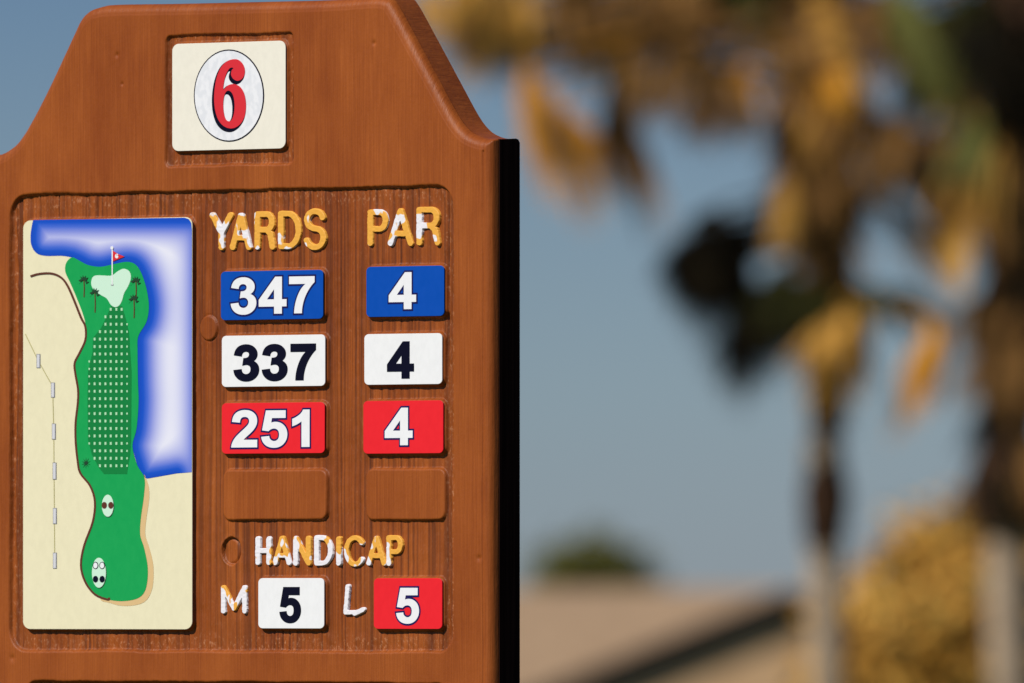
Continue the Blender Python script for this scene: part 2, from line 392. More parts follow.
names = {'b':('blue', M_blue),'w':('white', M_white),'r':('red', M_red)}
what = ['yardage plate reading 347','yardage plate reading 337','yardage plate reading 251','', 'par plate reading 4','par plate reading 4','par plate reading 4','',
        "plate reading 5 for men's handicap", "plate reading 5 for ladies' handicap"]
for sp, (k, box), w in zip(specs, plates_px, what):
    if not sp: continue
    n, m = names[sp[0]]
    pl = plate('number_plate', box, m, RP, n + ' ' + w)
    if sp[0] == 'w': digits(pl, sp[1], sp[2], M_navy, None, PH)
    else: digits(pl, sp[1], sp[2], M_dwhite, M_outline, PH)

# ---- hole number plate with the oval ball and the 6
p6 = plate('hole_number_plate', (172,42.5,285,149.5), M_cream, (.011,.009), 'cream plate with a red 6 on a golf ball', h=.0014)
def z8(pts): return uzl([(x/4.71+160, y/4.71+25) for x, y in pts])
def ell(px, py, rx, ry, n=48):
    return uzl([(px+rx*math.cos(2*math.pi*k/n), py+ry*math.sin(2*math.pi*k/n)) for k in range(n)])
flat('ball_outline', [ell(228.8,95.6,35.2,46.2)], .0017, p6, M_navy, .0002)
flat('golf_ball', [ell(228.8,95.6,34.1,44.9)], .0020, p6, M_golf, .0002)
six_o = crom([(350,161),(372,165),(390,182),(400,207),(399,234),(387,254),(366,263),(346,253),(336,234),(339,214),(347,203),(336,201),(325,209),(312,235),(303,268),(300,304),(320,285),(350,278),(380,293),(399,328),(406,378),(400,430),(378,468),(343,487),(306,479),(278,450),(262,405),(256,350),(260,290),(272,235),(292,194),(320,169)], 4)
six_i = crom([(325,309),(343,325),(352,365),(350,415),(338,447),(322,453),(308,438),(300,400),(300,355),(309,320)], 4)
sh = lambda P, dx, dy: [(x+dx, y+dy) for x, y in P]
flat('digit_shadow', [z8(sh(six_o,-5,7)), z8(sh(six_i,-5,7))[::-1]], .0023, p6, M_navy, .0002, offset=.0013)
flat('digit_shadow', [z8(sh(six_o,-9,14)), z8(sh(six_i,-9,14))[::-1]], .00215, p6, M_navy, .0002, offset=.0010)
flat('digit', [z8(six_o), z8(six_i)[::-1]], .0026, p6, M_redprint, .0002)

# ---- hole map
mp_ = plate('map_panel', (23.2,219,192,629), M_cream2, (.013,.010), 'cream panel printed with a map of the hole', h=.0020)
MH = .0020; HOFF = .0028
fair = [(71.8,257.4),(66,263),(65.2,271.8),(69.7,282),(75.9,296.4),(83,314.8),(85.7,327),(85.6,340),(80,352.6),(75,362.8),(75.5,373),(78.3,389.5),(78,403.8),(75.9,422.3),(75.9,440.7),(77.8,460),(80.5,473),(90.5,486),(95.2,502),(93,522),(84.6,545),(81.2,564.5),(85,580.8),(94.7,594),(107.8,599.5),(124,601),(139,597.5),(146,587.4),(147.6,567.8),(143.9,548),(140,535),(140.6,518.8),(143.7,496),(144.3,478),(137,465),(132.3,446),(136.4,428.4),(138.4,401.8),(137.8,381.3),(137.4,350.5),(138.2,336),(146.2,322),(148.7,306.6),(146.6,290),(141.5,273.8),(135.4,264.6),(127,261.8),(114.8,263.8),(100.5,266.7),(88,265),(79,260.5)]
fair_s = crom(fair, 5)
# water: grid clipped to its outline, colour follows the printed airbrush blend
w_edge = [(184.5,217.7),(188.6,219.2),(190.9,223),(191.5,230),(191.4,472.2),(176.4,473.4),(160,476.3),(147,478.6),(141,476)]
wf = [p for p in fair[34:]][::1]
wat = w_edge + crom(wf + [(71.8,257.4)], 4, closed=False) + crom([(71.8,257.4),(61.5,255.8),(45,255.8),(36,253),(31,245),(30.3,235),(31.5,226),(32.8,220)], 4, closed=False)
ix = np.linspace(29, 193, 210); iy = np.linspace(216.5, 480, 330)
GX, GY = np.meshgrid(ix, iy)
ins = inside(GX, GY, wat); dd = segdist(GX, GY, wat, closed=True); sd = np.where(ins, dd, -dd)
gy_, gx_ = np.gradient(sd, iy, ix); hx = ix[1]-ix[0]
neg = (sd < 0) & (sd > -1.8*hx)
gl_ = np.hypot(gx_, gy_)+1e-6
GX2 = np.where(neg, GX - sd*gx_/gl_**2, GX); GY2 = np.where(neg, GY - sd*gy_/gl_**2, GY)
okv = sd > -1.5*hx
keep = okv[:-1,:-1] & okv[1:,:-1] & okv[:-1,1:] & okv[1:,1:]
keep &= (sd[:-1,:-1] > 0) | (sd[1:,:-1] > 0) | (sd[:-1,1:] > 0) | (sd[1:,1:] > 0)
shore = crom(wf, 4, closed=False)
dsh = np.minimum(segdist(GX, GY, wat[5:] , closed=False), (GY-218)*.95+.5)
dri = (191.4-GX) + 12.5
dm = np.minimum(dsh, dri)
soft = 1/(1/np.maximum(dsh,.1)**3 + 1/np.maximum(dri,.1)**3)**(1/3)
stops = [0, 5, 9, 13.5, 19, 27]; cols = np.array([S(8,66,180), S(14,78,192), S(70,104,204), S(128,140,214), S(178,182,226), S(226,226,238)])
col = np.stack([np.interp(soft, stops, cols[:,k]) for k in range(3)], -1)
UV = [[uz(1,1)]]
c00, c10, c01, c11 = uz(29,218), uz(192,218), uz(29,480), uz(192,480)
def puz(GX, GY):
    # exact picture -> board mapping, vectorised
    dx = (GX-512)/F; dy = (341.5-GY)/F
    vx = dx; vy = FWD.y + UP.y*dy; vz = FWD.z + UP.z*dy
    t = ((ORG-CO).dot(N)+HOFF)/(vx*N.x + vy*N.y)
    return (vx*t-ORG.x+CO.x)*U.x + (vy*t-ORG.y+CO.y)*U.y, vz*t + EYE
WX, WZ = puz(GX2, GY2)
mw_ = bpy.data.materials.new('water_print'); mw_.use_nodes = True
ca = mw_.node_tree.nodes.new('ShaderNodeVertexColor'); ca.layer_name = 'Col'
mw_.node_tree.links.new(ca.outputs[0], mw_.node_tree.nodes['Principled BSDF'].inputs['Base Color']); mw_.node_tree.nodes['Principled BSDF'].inputs['Roughness'].default_value = .35
wme = grid_mesh('water_hazard', WX, np.full(WX.shape, MH+.0003), WZ, keep, {'Col': col}, flip=True)
link('water_hazard', wme, mp_, mw_)
low = [p for p in fair if p[1] > 478]
flat('fairway_shadow_print', [uzl(crom([(140,480),(147,482),(149,497),(146,519),(145,535),(149,548),(153,566),(152,588),(144,602),(126,606),(110,603),(100,596),(120,560)], 4))], MH+.0003, mp_, M_tan)  # fairway's drop shadow, drawn as tan print on the map
flat('fairway', [uzl(fair_s)], MH+.0006, mp_, M_green)
dz = [(111,306),(122,306),(126,320),(129,333),(130,350),(131.5,372),(131,440),(130,455),(128,466),(127,474),(104,474),(99,468),(92,455),(88,440),(87.5,400),(88,372),(92.5,352),(93,338),(101,328),(106,318)]
flat('fairway_mown_strip', [uzl(dz)], MH+.0008, mp_, M_green2)
dots = []
y = 309.3; r = 0
while y < 473:
    for cx in (89.4,94.75,100.1,105.6,110.9,116.5,121.8,127.2):
        if inside(np.array([cx]), np.array([y]), [(a*1.0+(1.2 if a > 110 else -1.2), b+(1 if b > 400 else -1)) for a, b in dz])[0]:
            e = .95 if 91 < cx < 126 else .7
            dots.append(uzl([(cx-e,y-1.45*e),(cx+e,y-1.45*e),(cx+e,y+1.45*e),(cx-e,y+1.45*e)]))
    y += 7.45
dm_ = bmesh.new()
for q in dots:
    dm_.faces.new([dm_.verts.new((a_, MH+.0011, b_)) for a_, b_ in q][::-1])
dme = bpy.data.meshes.new('fairway_dots'); dm_.to_mesh(dme); dm_.free(); link('fairway_dots', dme, mp_, M_dot)
z6 = lambda P: [(x/4.876, y/4.876+200) for x, y in P]
flat('putting_green', [uzl(crom(z6([(468,368),(505,368),(545,368),(575,347),(605,335),(632,350),(638,382),(625,420),(605,455),(595,490),(580,515),(560,522),(540,510),(520,480),(490,462),(460,440),(445,412),(450,380)]), 4))], MH+.0009, mp_, M_pale)
def ribbon(name, pts, w, h, parent, m):
    """constant-width ribbon in picture space, w in px"""
    P = [Vector(p) for p in pts]; L_, R_ = [], []
    for i, p in enumerate(P):
        t = (P[min(i+1,len(P)-1)] - P[max(i-1,0)]).normalized(); nn = Vector((-t.y, t.x))*w/2
        L_.append(p+nn); R_.append(p-nn)
    return flat(name, [uzl([tuple(q) for q in L_ + R_[::-1]])], h, parent, m)
path = z6([(148,372),(180,362),(220,357),(255,359),(285,370),(310,390),(335,430),(365,500),(395,575)]) + fair[6:25]
path = path[:9] + [(x-.3, y) for x, y in path[9:]] + [(109,597.5)]
ribbon('cart_path', crom(path, 4, closed=False), 2.0, MH+.0009, mp_, M_brown)
ribbon('boundary_line', [(25,334),(38,361),(52.3,386.4),(53.4,431),(54.4,568)], .75, MH+.0003, mp_, M_olive)
for x, y, h_ in ((38.2,361,14),(52.7,390,15),(53.6,431.5,16),(54.3,471,17),(54.6,516,16),(54.6,560.6,16)):
    s_ = flat('boundary_stake', [uzl([(x-1.9,y-h_/2),(x+1.9,y-h_/2),(x+1.9,y+h_/2),(x-1.9,y+h_/2)])], MH+.0005, mp_, M_grey)
    flat('stake_face', [uzl([(x-1.4,y-h_/2+.6),(x+1.2,y-h_/2+.6),(x+1.2,y+h_/2-.6),(x-1.4,y+h_/2-.6)])], MH+.0007, mp_, M_lgrey)
ribbon('flag_pole', [(112.4,248),(112.4,285)], 1.1, MH+.0012, mp_, M_dwhite)
flat('pole_ball', [ell(112.2,247.8,1.5,1.7,12)], MH+.0014, mp_, M_dwhite)
flat('pin_flag', [uzl(z6([(551,247),(575,262),(608,276),(580,288),(552,299)]))], MH+.0013, mp_, M_redprint)
sx_ = [((x-331)/151*3.2/1+117.0, (y-324)/326*4.6+256.0) for x, y in six_o]
flat('flag_number', [uzl(sx_)], MH+.0015, mp_, M_dwhite)
flat('cup', [ell(112.4,285,1.6,.8,12)], MH+.0010, mp_, M_grey)
def palm_icon(x, y, h_):
    ribbon('palm_trunk_print', [(x+1.5,y+3),(x+1.9,y+h_*.6),(x+1.6,y+h_)], .9, MH+.0011, mp_, M_brown)
    pts = []
    for k in range(14):
        a = math.pi*(1.08 - 1.16*k/13); rr = (5.4, 2.6)[k % 2]
        pts.append((x+1.3+rr*math.cos(a)*1.0, y+3.2-rr*math.sin(a)*.95 + (3.0 if k in (0,13) else 1.8 if k in (2,12,11,1) else 0)))
    flat('palm_crown_print', [uzl(pts + [(x+3,y+4.2),(x+1.3,y+3),(x-.5,y+4.2)])], MH+.0014, mp_, M_icon)
for x, y, h_ in ((82.5,277,20),(93.5,289.5,23),(134.5,278,19),(132.5,296,22)): palm_icon(x, y, h_)
sp_ = []
for k in range(20):
    a = math.pi*2*k/20; rr = 4.6 if k % 2 else 1.2; sp_.append((86+rr*math.cos(a), 463+rr*1.2*math.sin(a)))
flat('shrub_print', [uzl(sp_)], MH+.0010, mp_, M_icon)
for cx, cy, rx, ry in ((107.8,505.7,5.8,11),(99,572.7,7,15)):
    flat('tee_box', [ell(cx+.5,cy+.9,rx,ry,32)], MH+.0008, mp_, M_icon)
    flat('tee_box', [ell(cx,cy,rx,ry,32)], MH+.0010, mp_, M_pale)
for cx, m in ((104.5,M_brown),(111,M_brown)): flat('tee_marker', [ell(cx,505.3,2.6,3.4,16)], MH+.0013, mp_, m)
for cx in (95.7,102.3):
    flat('tee_marker', [ell(cx,565.5,2.9,3.7,16)], MH+.0012, mp_, M_navy)
    flat('tee_marker', [ell(cx,565.5,2.1,2.9,16)], MH+.0014, mp_, M_dwhite)
    flat('tee_marker', [ell(cx,579.2,2.7,3.4,16)], MH+.0012, mp_, M_navy)

HOFF = -.0024
# ---- carved raised lettering
def arc(cx, cy, rx, ry, a0, a1, n=10):
    return [(cx+rx*math.cos(math.radians(a0+(a1-a0)*k/n)), cy+ry*math.sin(math.radians(a0+(a1-a0)*k/n))) for k in range(n+1)]
LET = {  # strokes in a unit box, y up, on stroke centre lines
'Y': [[(0,1),(.5,.46),(1,1)],[(.5,.46),(.5,0)]],
'A': [[(0,0),(.5,1),(1,0)],[(.2,.30),(.8,.30)]],
'R': [[(0,0),(0,1),(.6,1)]+arc(.6,.76,.36,.24,90,-90)+[(0,.52)],[(.6,.52)]+[(.85,.40),(.92,.2),(1,0)]],
'D': [[(0,0),(0,1),(.4,1)]+arc(.4,.5,.6,.5,90,-90,14)+[(0,0)]],
'S': [arc(.5,.76,.46,.24,15,180,10)+arc(.5,.72,.46,.20,180,250,4)+arc(.5,.26,.5,.26,70,0,5)+arc(.5,.26,.5,.26,0,-165,12)],
'P': [[(0,0),(0,1),(.6,1)]+arc(.6,.73,.40,.27,90,-90)+[(0,.46)]],
'H': [[(0,0),(0,1)],[(1,0),(1,1)],[(0,.5),(1,.5)]],
'N': [[(0,0),(0,1),(1,0),(1,1)]],
'I': [[(.5,0),(.5,1)]],
'C': [arc(.5,.5,.5,.5,38,322,22)],
'M': [[(0,0),(0,1),(.5,.12),(1,1),(1,0)]],
'L': [[(.12,1),(.06,.5),(.0,.04),(.6,.06),(1,.16)],[(.5,.0),(.95,.12)]],
}
FL = -.0054
def letter(ch, x0, y0, x1, y1, hw, m, seed, lab):
    st = [[(x0+hw+(x1-x0-2*hw)*a, y1-hw-(y1-y0-2*hw)*b) for a, b in s] for s in LET[ch]]
    step = .30
    gx, gy = np.meshgrid(np.arange(x0-2.2, x1+2.3, step), np.arange(y0-2.2, y1+2.3, step))
    d = np.full(gx.shape, 1e9)
    rough = (vnoise(gx*.35+seed*3.3, gy*.35, seed)-.5)*.9 + (vnoise(gx*.9+seed, gy*.9, seed+50)-.5)*.3
    for s in st: d = np.minimum(d, segdist(gx, gy, s))
    sdl = d - hw*.90 + rough*.5
    hh = FL - .003 + sstep(.38, -.12, sdl)*(.0062) + (vnoise(gx*.5, gy*.5, seed+9)-.5)*.0003
    kp = np.minimum(np.minimum(sdl[:-1,:-1], sdl[1:,1:]), np.minimum(sdl[:-1,1:], sdl[1:,:-1])) < .9
    a, b = puz(gx, gy)
    o = pchild(link('raised_letter', grid_mesh('raised_letter', a, hh, b, kp, flip=True), None, m))
    o['label'] = lab
    return o
words = [('YARDS',[(209,212,233.5,250.5),(229.3,212.5,252,250.5),(254,211,275.5,250),(277.5,210.5,301.5,249.5),(303,208,326.5,250.5)],3.2,[1,1,0,0,0]),
         ('PAR',[(367,209,388.5,246.5),(387,208,413.5,246.5),(416,206.5,440.5,246)],3.2,[1,1,0]),
         ('HANDICAP',[(255,536,271.5,565.5),(272.3,535.5,291.5,565.5),(292.7,535.5,311,566),(313.7,535,333,566),(334.5,536,342.5,566),(343.5,535,366,567),(365.8,535.5,386.5,566),(386,535,403,566.5)],2.75,[2,1,1,2,1,1,1,0]),
         ('M',[(220.6,585,247,614)],2.6,[2]), ('L',[(343,584,365.5,616)],2.3,[2])]
sd_ = 100
gold = ['peeling gold letter', 'half gold, half white peeling letter', 'nearly white peeling letter']
for w, boxes, hw, ms in words:
    for ch, bx, mi in zip(w, boxes, ms):
        sd_ += 1; letter(ch, *bx, hw, PEEL[mi], sd_, '%s %s of the word %s' % (gold[mi], ch, w) if len(w) > 1 else '%s %s' % (gold[mi], ch))

# ================================================================== THE PLACE BEYOND
GZ = -3.4
def ground_z(x, y):
    t = min(1, max(0, (y-30)/40)); t = t*t*(3-2*t)
    return GZ*t
M_grass = noisy('mown_grass', (.045,.075,.018), (.09,.12,.03), (.8,.8,.8), .9, bump=.05, detail=8)
bm = bmesh.new()
ys = [-60,-20,0,8,16,22,28,34,40,46,52,58,64,70,80,100,140,200,400,1000,3000,7000]
xs = [-5000,-1200,-400,-120,-50,-25,-12,-6,-3,0,3,6,12,25,50,120,400,1200,5000]
V = [[bm.verts.new((x, y, ground_z(x,y))) for x in xs] for y in ys]
for j in range(len(ys)-1):
    for i in range(len(xs)-1): bm.faces.new((V[j][i], V[j][i+1], V[j+1][i+1], V[j+1][i]))
gm = bpy.data.meshes.new('ground'); bm.to_mesh(gm); bm.free()
for p in gm.polygons: p.use_smooth = True
tag(link('ground', gm, None, M_grass), kind='structure')
# short grass round the foot of the sign
random.seed(3)
bm = bmesh.new()
for k in range(5000):
    x = ORG.x + random.uniform(-1.6, 1.4); y = ORG.y + random.uniform(-1.0, 1.4); h_ = random.uniform(.02,.05); a = random.uniform(0, 6.28)
    dx, dy = .004*math.cos(a), .004*math.sin(a); bx_, by_ = random.uniform(-.015,.015), random.uniform(-.015,.015)
    bm.faces.new([bm.verts.new(c) for c in ((x-dx,y-dy,0),(x+dx,y+dy,0),(x+bx_,y+by_,h_))])
gm = bpy.data.meshes.new('grass'); bm.to_mesh(gm); bm.free()
tag(link('grass', gm, None, M_grass), 'short mown grass around the foot of the sign', 'grass', kind='stuff')

# ---- palms
M_straw = noisy('dry_frond', (.28,.125,.018), (.78,.42,.085), (9,9,2.5), .7, spec=.04)
M_orange = noisy('orange_dry_frond', (.48,.19,.015), (.82,.38,.04), (9,9,2.5), .7, spec=.04)
M_brownf = noisy('brown_dry_frond', (.05,.024,.008), (.40,.20,.06), (9,9,2.5), .8, spec=.04)
M_darkf = noisy('shaded_frond', (.006,.005,.003), (.018,.013,.006), (3,3,3), .8, spec=.04)  # near-black: shade of the dense inner crown put into the frond colour
M_greenf = noisy('green_frond', (.085,.095,.018), (.20,.19,.055), (3,3,3), .55, spec=.04)
M_dgreen = noisy('deep_green_frond', (.020,.022,.006), (.055,.05,.012), (3,3,3), .6, spec=.04)  # deep green, with inner crown shade put into the colour too
M_trunk = noisy('palm_bark', (.30,.215,.14), (.48,.36,.24), (8,8,30), .9, bump=.02)
M_fibre = noisy('palm_fibre', (.012,.008,.006), (.075,.038,.020), (14,14,10), .9, bump=.03, spec=.03)
def tube(bm, pts, rad, seg=10):
    rings = []
    for i, p in enumerate(pts):
        p = Vector(p); t = (Vector(pts[min(i+1,len(pts)-1)])-Vector(pts[max(i-1,0)])).normalized()
        a = t.orthogonal().normalized() if abs(t.z) < .9 else Vector((1,0,0)); a = (a - t*a.dot(t)).normalized(); b = t.cross(a)
        rings.append([bm.verts.new(p + (a*math.cos(2*math.pi*k/seg)+b*math.sin(2*math.pi*k/seg))*rad[i]) for k in range(seg)])
    for r0, r1 in zip(rings[:-1], rings[1:]):
        for k in range(seg): bm.faces.new((r0[k], r0[(k+1)%seg], r1[(k+1)%seg], r1[k]))
    bm.faces.new(rings[0][::-1]); bm.faces.new(rings[-1])
def finish(bm, name, parent, m, smooth=False):
    me = bpy.data.meshes.new(name); bm.to_mesh(me); bm.free()
    if smooth:
        for p in me.polygons: p.use_smooth = True
    return link(name, me, parent, m)
def frond(parent, base, hub, tip, width, m, n=26, droop=.25, rnd=random):
    """fan leaf: a petiole from base to hub, blades fanning from hub to the region round tip (parent-local points)"""
    bm = bmesh.new(); base, hub, tip = Vector(base), Vector(hub), Vector(tip)
    if (hub-base).length > .03:
        midp = (base+hub)/2 + Vector((0,0,.12*(hub-base).length)); tube(bm, [base, midp, hub], [.02,.016,.011], 5)
    n = int(n*1.7); ax = tip-hub; L = ax.length; side = ax.cross(Vector((rnd.uniform(-.5,.5), 1, rnd.uniform(-.3,.3)))).normalized(); dep_ = ax.cross(side).normalized()
    for k in range(n):
        s = (k+.5)/n*2-1
        reach = (1-.13*s*s)*rnd.uniform(.5,1.15)
        end = hub + ax*reach + side*(s*width*rnd.uniform(.85,1.1)) + dep_*(rnd.uniform(-.25,.25)*width + abs(s)*width*.3)
        end.z -= droop*L*rnd.uniform(.1,.45)
        m1 = hub + (end-hub)*.5 + side*(s*width*.04) + Vector((0,0,droop*L*.22))
        w = max(.008, width*1.15/n); dirn = side.lerp(dep_, rnd.uniform(-.5,.5)).normalized()
        a0, a1 = bm.verts.new(hub+dirn*w*.3), bm.verts.new(hub-dirn*w*.3)
        b0, b1 = bm.verts.new(m1+dirn*w), bm.verts.new(m1-dirn*w)
        q = hub + (end-hub)*.82; c0, c1 = bm.verts.new(q+dirn*w*.55), bm.verts.new(q-dirn*w*.55)
        e = bm.verts.new(end)
        bm.faces.new((a0,a1,b1,b0)); bm.faces.new((b0,b1,c1,c0)); bm.faces.new((c0,c1,e))
    return finish(bm, 'green_frond' if m in (M_greenf, M_dgreen) else 'dead_frond', parent, m)
def palm(px_base, Y, trunk_pts, label, wpx, fibre, fronds, seed, masses=()):
    """trunk_pts/fronds in picture coords at distance Y (+ depth offset); stored relative to the palm's foot"""
    rnd = random.Random(seed); sc = F/Y
    foot = at(px_base, 600, Y); foot.z = ground_z(0, Y)
    root = empty('palm_tree', foot); tag(root, label, 'palm tree', 'palm trees behind the sign')
    loc = lambda x, y, d=0: at(x, y, Y+d) - foot
    pts = [Vector((0,0,-.15)), Vector((0,0,.4))] + [loc(x, y) for x, y in trunk_pts]
    n = len(pts); rad = [wpx/sc/2*1.35, wpx/sc/2*1.12] + [wpx/sc/2]*(n-2)
    bm = bmesh.new()
    # ringed bark
    fine, fr_ = [], []
    for i in range(n-1):
        for k in range(14):
            t = k/14; fine.append(pts[i].lerp(pts[i+1], t)); fr_.append((rad[i]*(1-t)+rad[i+1]*t)*(1+.05*((k%2)*2-1)))
    tube(bm, fine, fr_, 14); finish(bm, 'trunk', root, M_trunk, True)
    # fibrous upper stem with old leaf bases
    bm = bmesh.new(); f0, f1, fw = fibre
    P0, P1 = loc(*f0), loc(*f1)
    tube(bm, [P0.lerp(P1, k/12) for k in range(13)], [fw/sc/2*(.8+.25*math.sin(k*2.1)+.02*k) for k in range(13)], 12)
    for k in range(150):
        t = rnd.random(); a = rnd.uniform(0, 6.28); p = P0.lerp(P1, t); r_ = fw/sc/2*.8
        o_ = Vector((math.cos(a), math.sin(a), 0)); q = p+o_*r_; w = o_.cross(Z)*.03
        e = q + o_*rnd.uniform(.04,.13) + Vector((0,0,rnd.uniform(-.22,.16)))
        bm.faces.new([bm.verts.new(v) for v in (q-w, q+w, e)])
    fb = finish(bm, 'fibrous_stem', root, M_fibre)
    fronds = list(fronds)
    for cx, cy, rx, ry, k_, m in masses:
        for _ in range(k_):
            x = cx+rnd.uniform(-1,1)*rx; y = cy+rnd.uniform(-1,1)*ry-25; l_ = rnd.uniform(60,95); a_ = rnd.uniform(-.6,.6)
            fronds.append((x, y, x+l_*math.sin(a_), y+l_*math.cos(a_), rnd.uniform(18,30), m, 20))
    for (hx, hy, tx, ty, wd, m, *rest) in fronds:
        n_b = rest[0] if rest else 26; dpt = rest[1] if len(rest) > 1 else rnd.uniform(-.5,.5)
        # petiole root: the closest height on the stem
        t = min(1, max(0, (f0[1]-hy)/(f0[1]-f1[1]+1e-6))); b = P0.lerp(P1, t)
        frond(root, b, loc(hx, hy, dpt), loc(tx, ty, dpt*1.3), wd*1.3/sc, m, n_b, .22, rnd)
    return root
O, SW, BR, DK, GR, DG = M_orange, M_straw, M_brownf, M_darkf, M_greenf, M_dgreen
frA = [ # hub x,y  tip x,y  half width
 (522,62,592,212,26,O,30,-.6),(515,80,565,200,18,O,20,-.5),(540,95,605,215,14,SW,18,-.55),(530,80,575,190,18,BR,16,-.7),
 (500,20,450,80,30,SW),(470,0,440,60,30,BR),(560,10,520,75,24,DK),(545,20,500,70,26,DG),(600,-10,540,45,38,BR),(640,-10,600,40,40,BR),(690,-10,660,40,40,BR),
 (600,20,640,110,20,DK),(620,60,632,140,20,DK),(622,100,655,232,20,BR,26),(606,90,622,200,20,BR,24),(570,110,618,200,16,O,20,.1),(650,30,600,90,22,DG),
 (700,10,665,80,24,BR),(735,45,722,150,14,DK,16),(745,60,745,120,12,O,12,-.7),(690,40,720,100,18,DG),(740,-10,700,30,34,BR),(770,0,730,40,30,DK),
 (810,-10,850,90,18,SW,30,-.6),(835,30,862,110,18,SW,30,-.6),(845,80,805,160,20,SW,26,-.6),(790,20,820,100,22,BR,26,-.65),(800,60,850,150,20,BR,26,-.65),(820,60,845,120,20,O,20,-.7),
 (850,100,820,180,30,BR,30,-.5),(800,120,775,190,22,BR),(830,140,800,230,34,BR,30,-.4),(850,130,900,190,24,SW,24,-.4),(880,150,950,215,22,BR,22),
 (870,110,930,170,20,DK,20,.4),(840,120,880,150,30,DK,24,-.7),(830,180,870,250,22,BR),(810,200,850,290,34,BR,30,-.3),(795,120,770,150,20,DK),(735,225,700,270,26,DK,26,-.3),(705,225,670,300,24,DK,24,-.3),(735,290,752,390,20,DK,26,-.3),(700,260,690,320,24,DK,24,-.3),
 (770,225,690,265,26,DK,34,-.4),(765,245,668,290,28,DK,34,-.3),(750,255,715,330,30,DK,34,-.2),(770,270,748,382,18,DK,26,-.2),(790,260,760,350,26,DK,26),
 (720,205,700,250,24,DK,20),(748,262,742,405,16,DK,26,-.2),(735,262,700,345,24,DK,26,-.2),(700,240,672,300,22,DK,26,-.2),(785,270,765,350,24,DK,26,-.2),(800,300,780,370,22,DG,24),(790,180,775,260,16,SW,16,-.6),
 (870,320,812,410,26,SW,34,-.8),(850,310,800,380,24,SW,28,-.8),(850,290,880,330,34,DG,30,-.4),(880,295,930,325,24,DG,24),(820,280,790,330,28,DG,26,-.5),
 (860,330,850,390,26,DG,26,.4),(935,320,900,432,18,O,30,-.6),(945,330,925,405,16,O,20,-.5),(925,300,950,345,18,BR,18),(815,370,830,440,14,BR,20),
 (880,200,960,290,20,BR,20,-.3),(900,170,985,235,26,BR,26,-.4),(850,10,800,40,30,DK),(860,-20,900,60,22,DG,20,.5)]
palm(832, 107, [(829,683),(825,560),(822,430)], 'palm tree with brown hanging dead fronds, its slim trunk left of the other palm', 36,
     ((825,545),(834,-60),48), frA, 5,
     [(470,5,60,22,4,SW),(520,10,60,25,5,BR),(500,25,50,20,5,DG),(590,5,70,25,7,BR),(600,30,60,22,4,DG),(690,5,60,25,7,BR),(765,0,40,22,4,DG),(812,60,34,50,4,SW),(815,60,40,60,5,BR),(812,140,34,60,9,BR),(822,230,30,60,10,BR),(835,300,45,25,6,DG),(708,262,24,28,5,DK),(750,330,16,20,3,DK)])
frB = [(890,-20,925,70,20,GR,26,-.5),(905,20,960,110,22,GR,28,-.5),(930,60,975,130,24,SW,22,-.4),(960,20,900,60,30,DG,26,0),(1000,0,930,90,40,DG,34,-.1),
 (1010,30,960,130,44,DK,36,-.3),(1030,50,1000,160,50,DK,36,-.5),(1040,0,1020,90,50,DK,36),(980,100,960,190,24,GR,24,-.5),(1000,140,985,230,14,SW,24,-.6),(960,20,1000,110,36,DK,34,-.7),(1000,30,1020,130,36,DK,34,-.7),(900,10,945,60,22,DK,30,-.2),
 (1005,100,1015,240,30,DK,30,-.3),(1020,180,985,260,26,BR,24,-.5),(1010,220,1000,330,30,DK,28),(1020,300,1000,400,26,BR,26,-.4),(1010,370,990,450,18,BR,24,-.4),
 (1030,260,1040,380,30,DK,26),(1030,-60,1120,60,50,GR,30),(1040,-80,1160,-10,60,GR,30),(1020,-100,1000,-190,60,GR,30),(990,-80,900,-120,60,GR,30),(1060,-80,1120,-180,60,GR,30),
 (1040,120,1090,220,40,BR,26),(1030,200,1070,330,36,BR,26),(960,150,935,230,18,BR,20),(970,190,950,300,14,SW,16,-.4)]
palm(1010, 104, [(1012,683),(1008,600),(1008,500)], 'thick pale-trunked palm with a dark shaggy skirt, rightmost in the photo', 44,
     ((1008,530),(1024,-70),84), frB, 9,
     [(660,75,45,22,5,BR),(722,100,22,22,3,BR),(930,160,40,28,7,BR),(965,205,22,25,4,SW),(895,40,18,30,3,BR),(940,40,45,40,8,DG),(985,60,40,60,9,DK),(990,170,28,60,8,BR),(1010,260,20,60,7,DK),(1005,350,20,60,7,BR),(1008,460,16,40,5,DK),(1005,480,18,22,8,BR)])
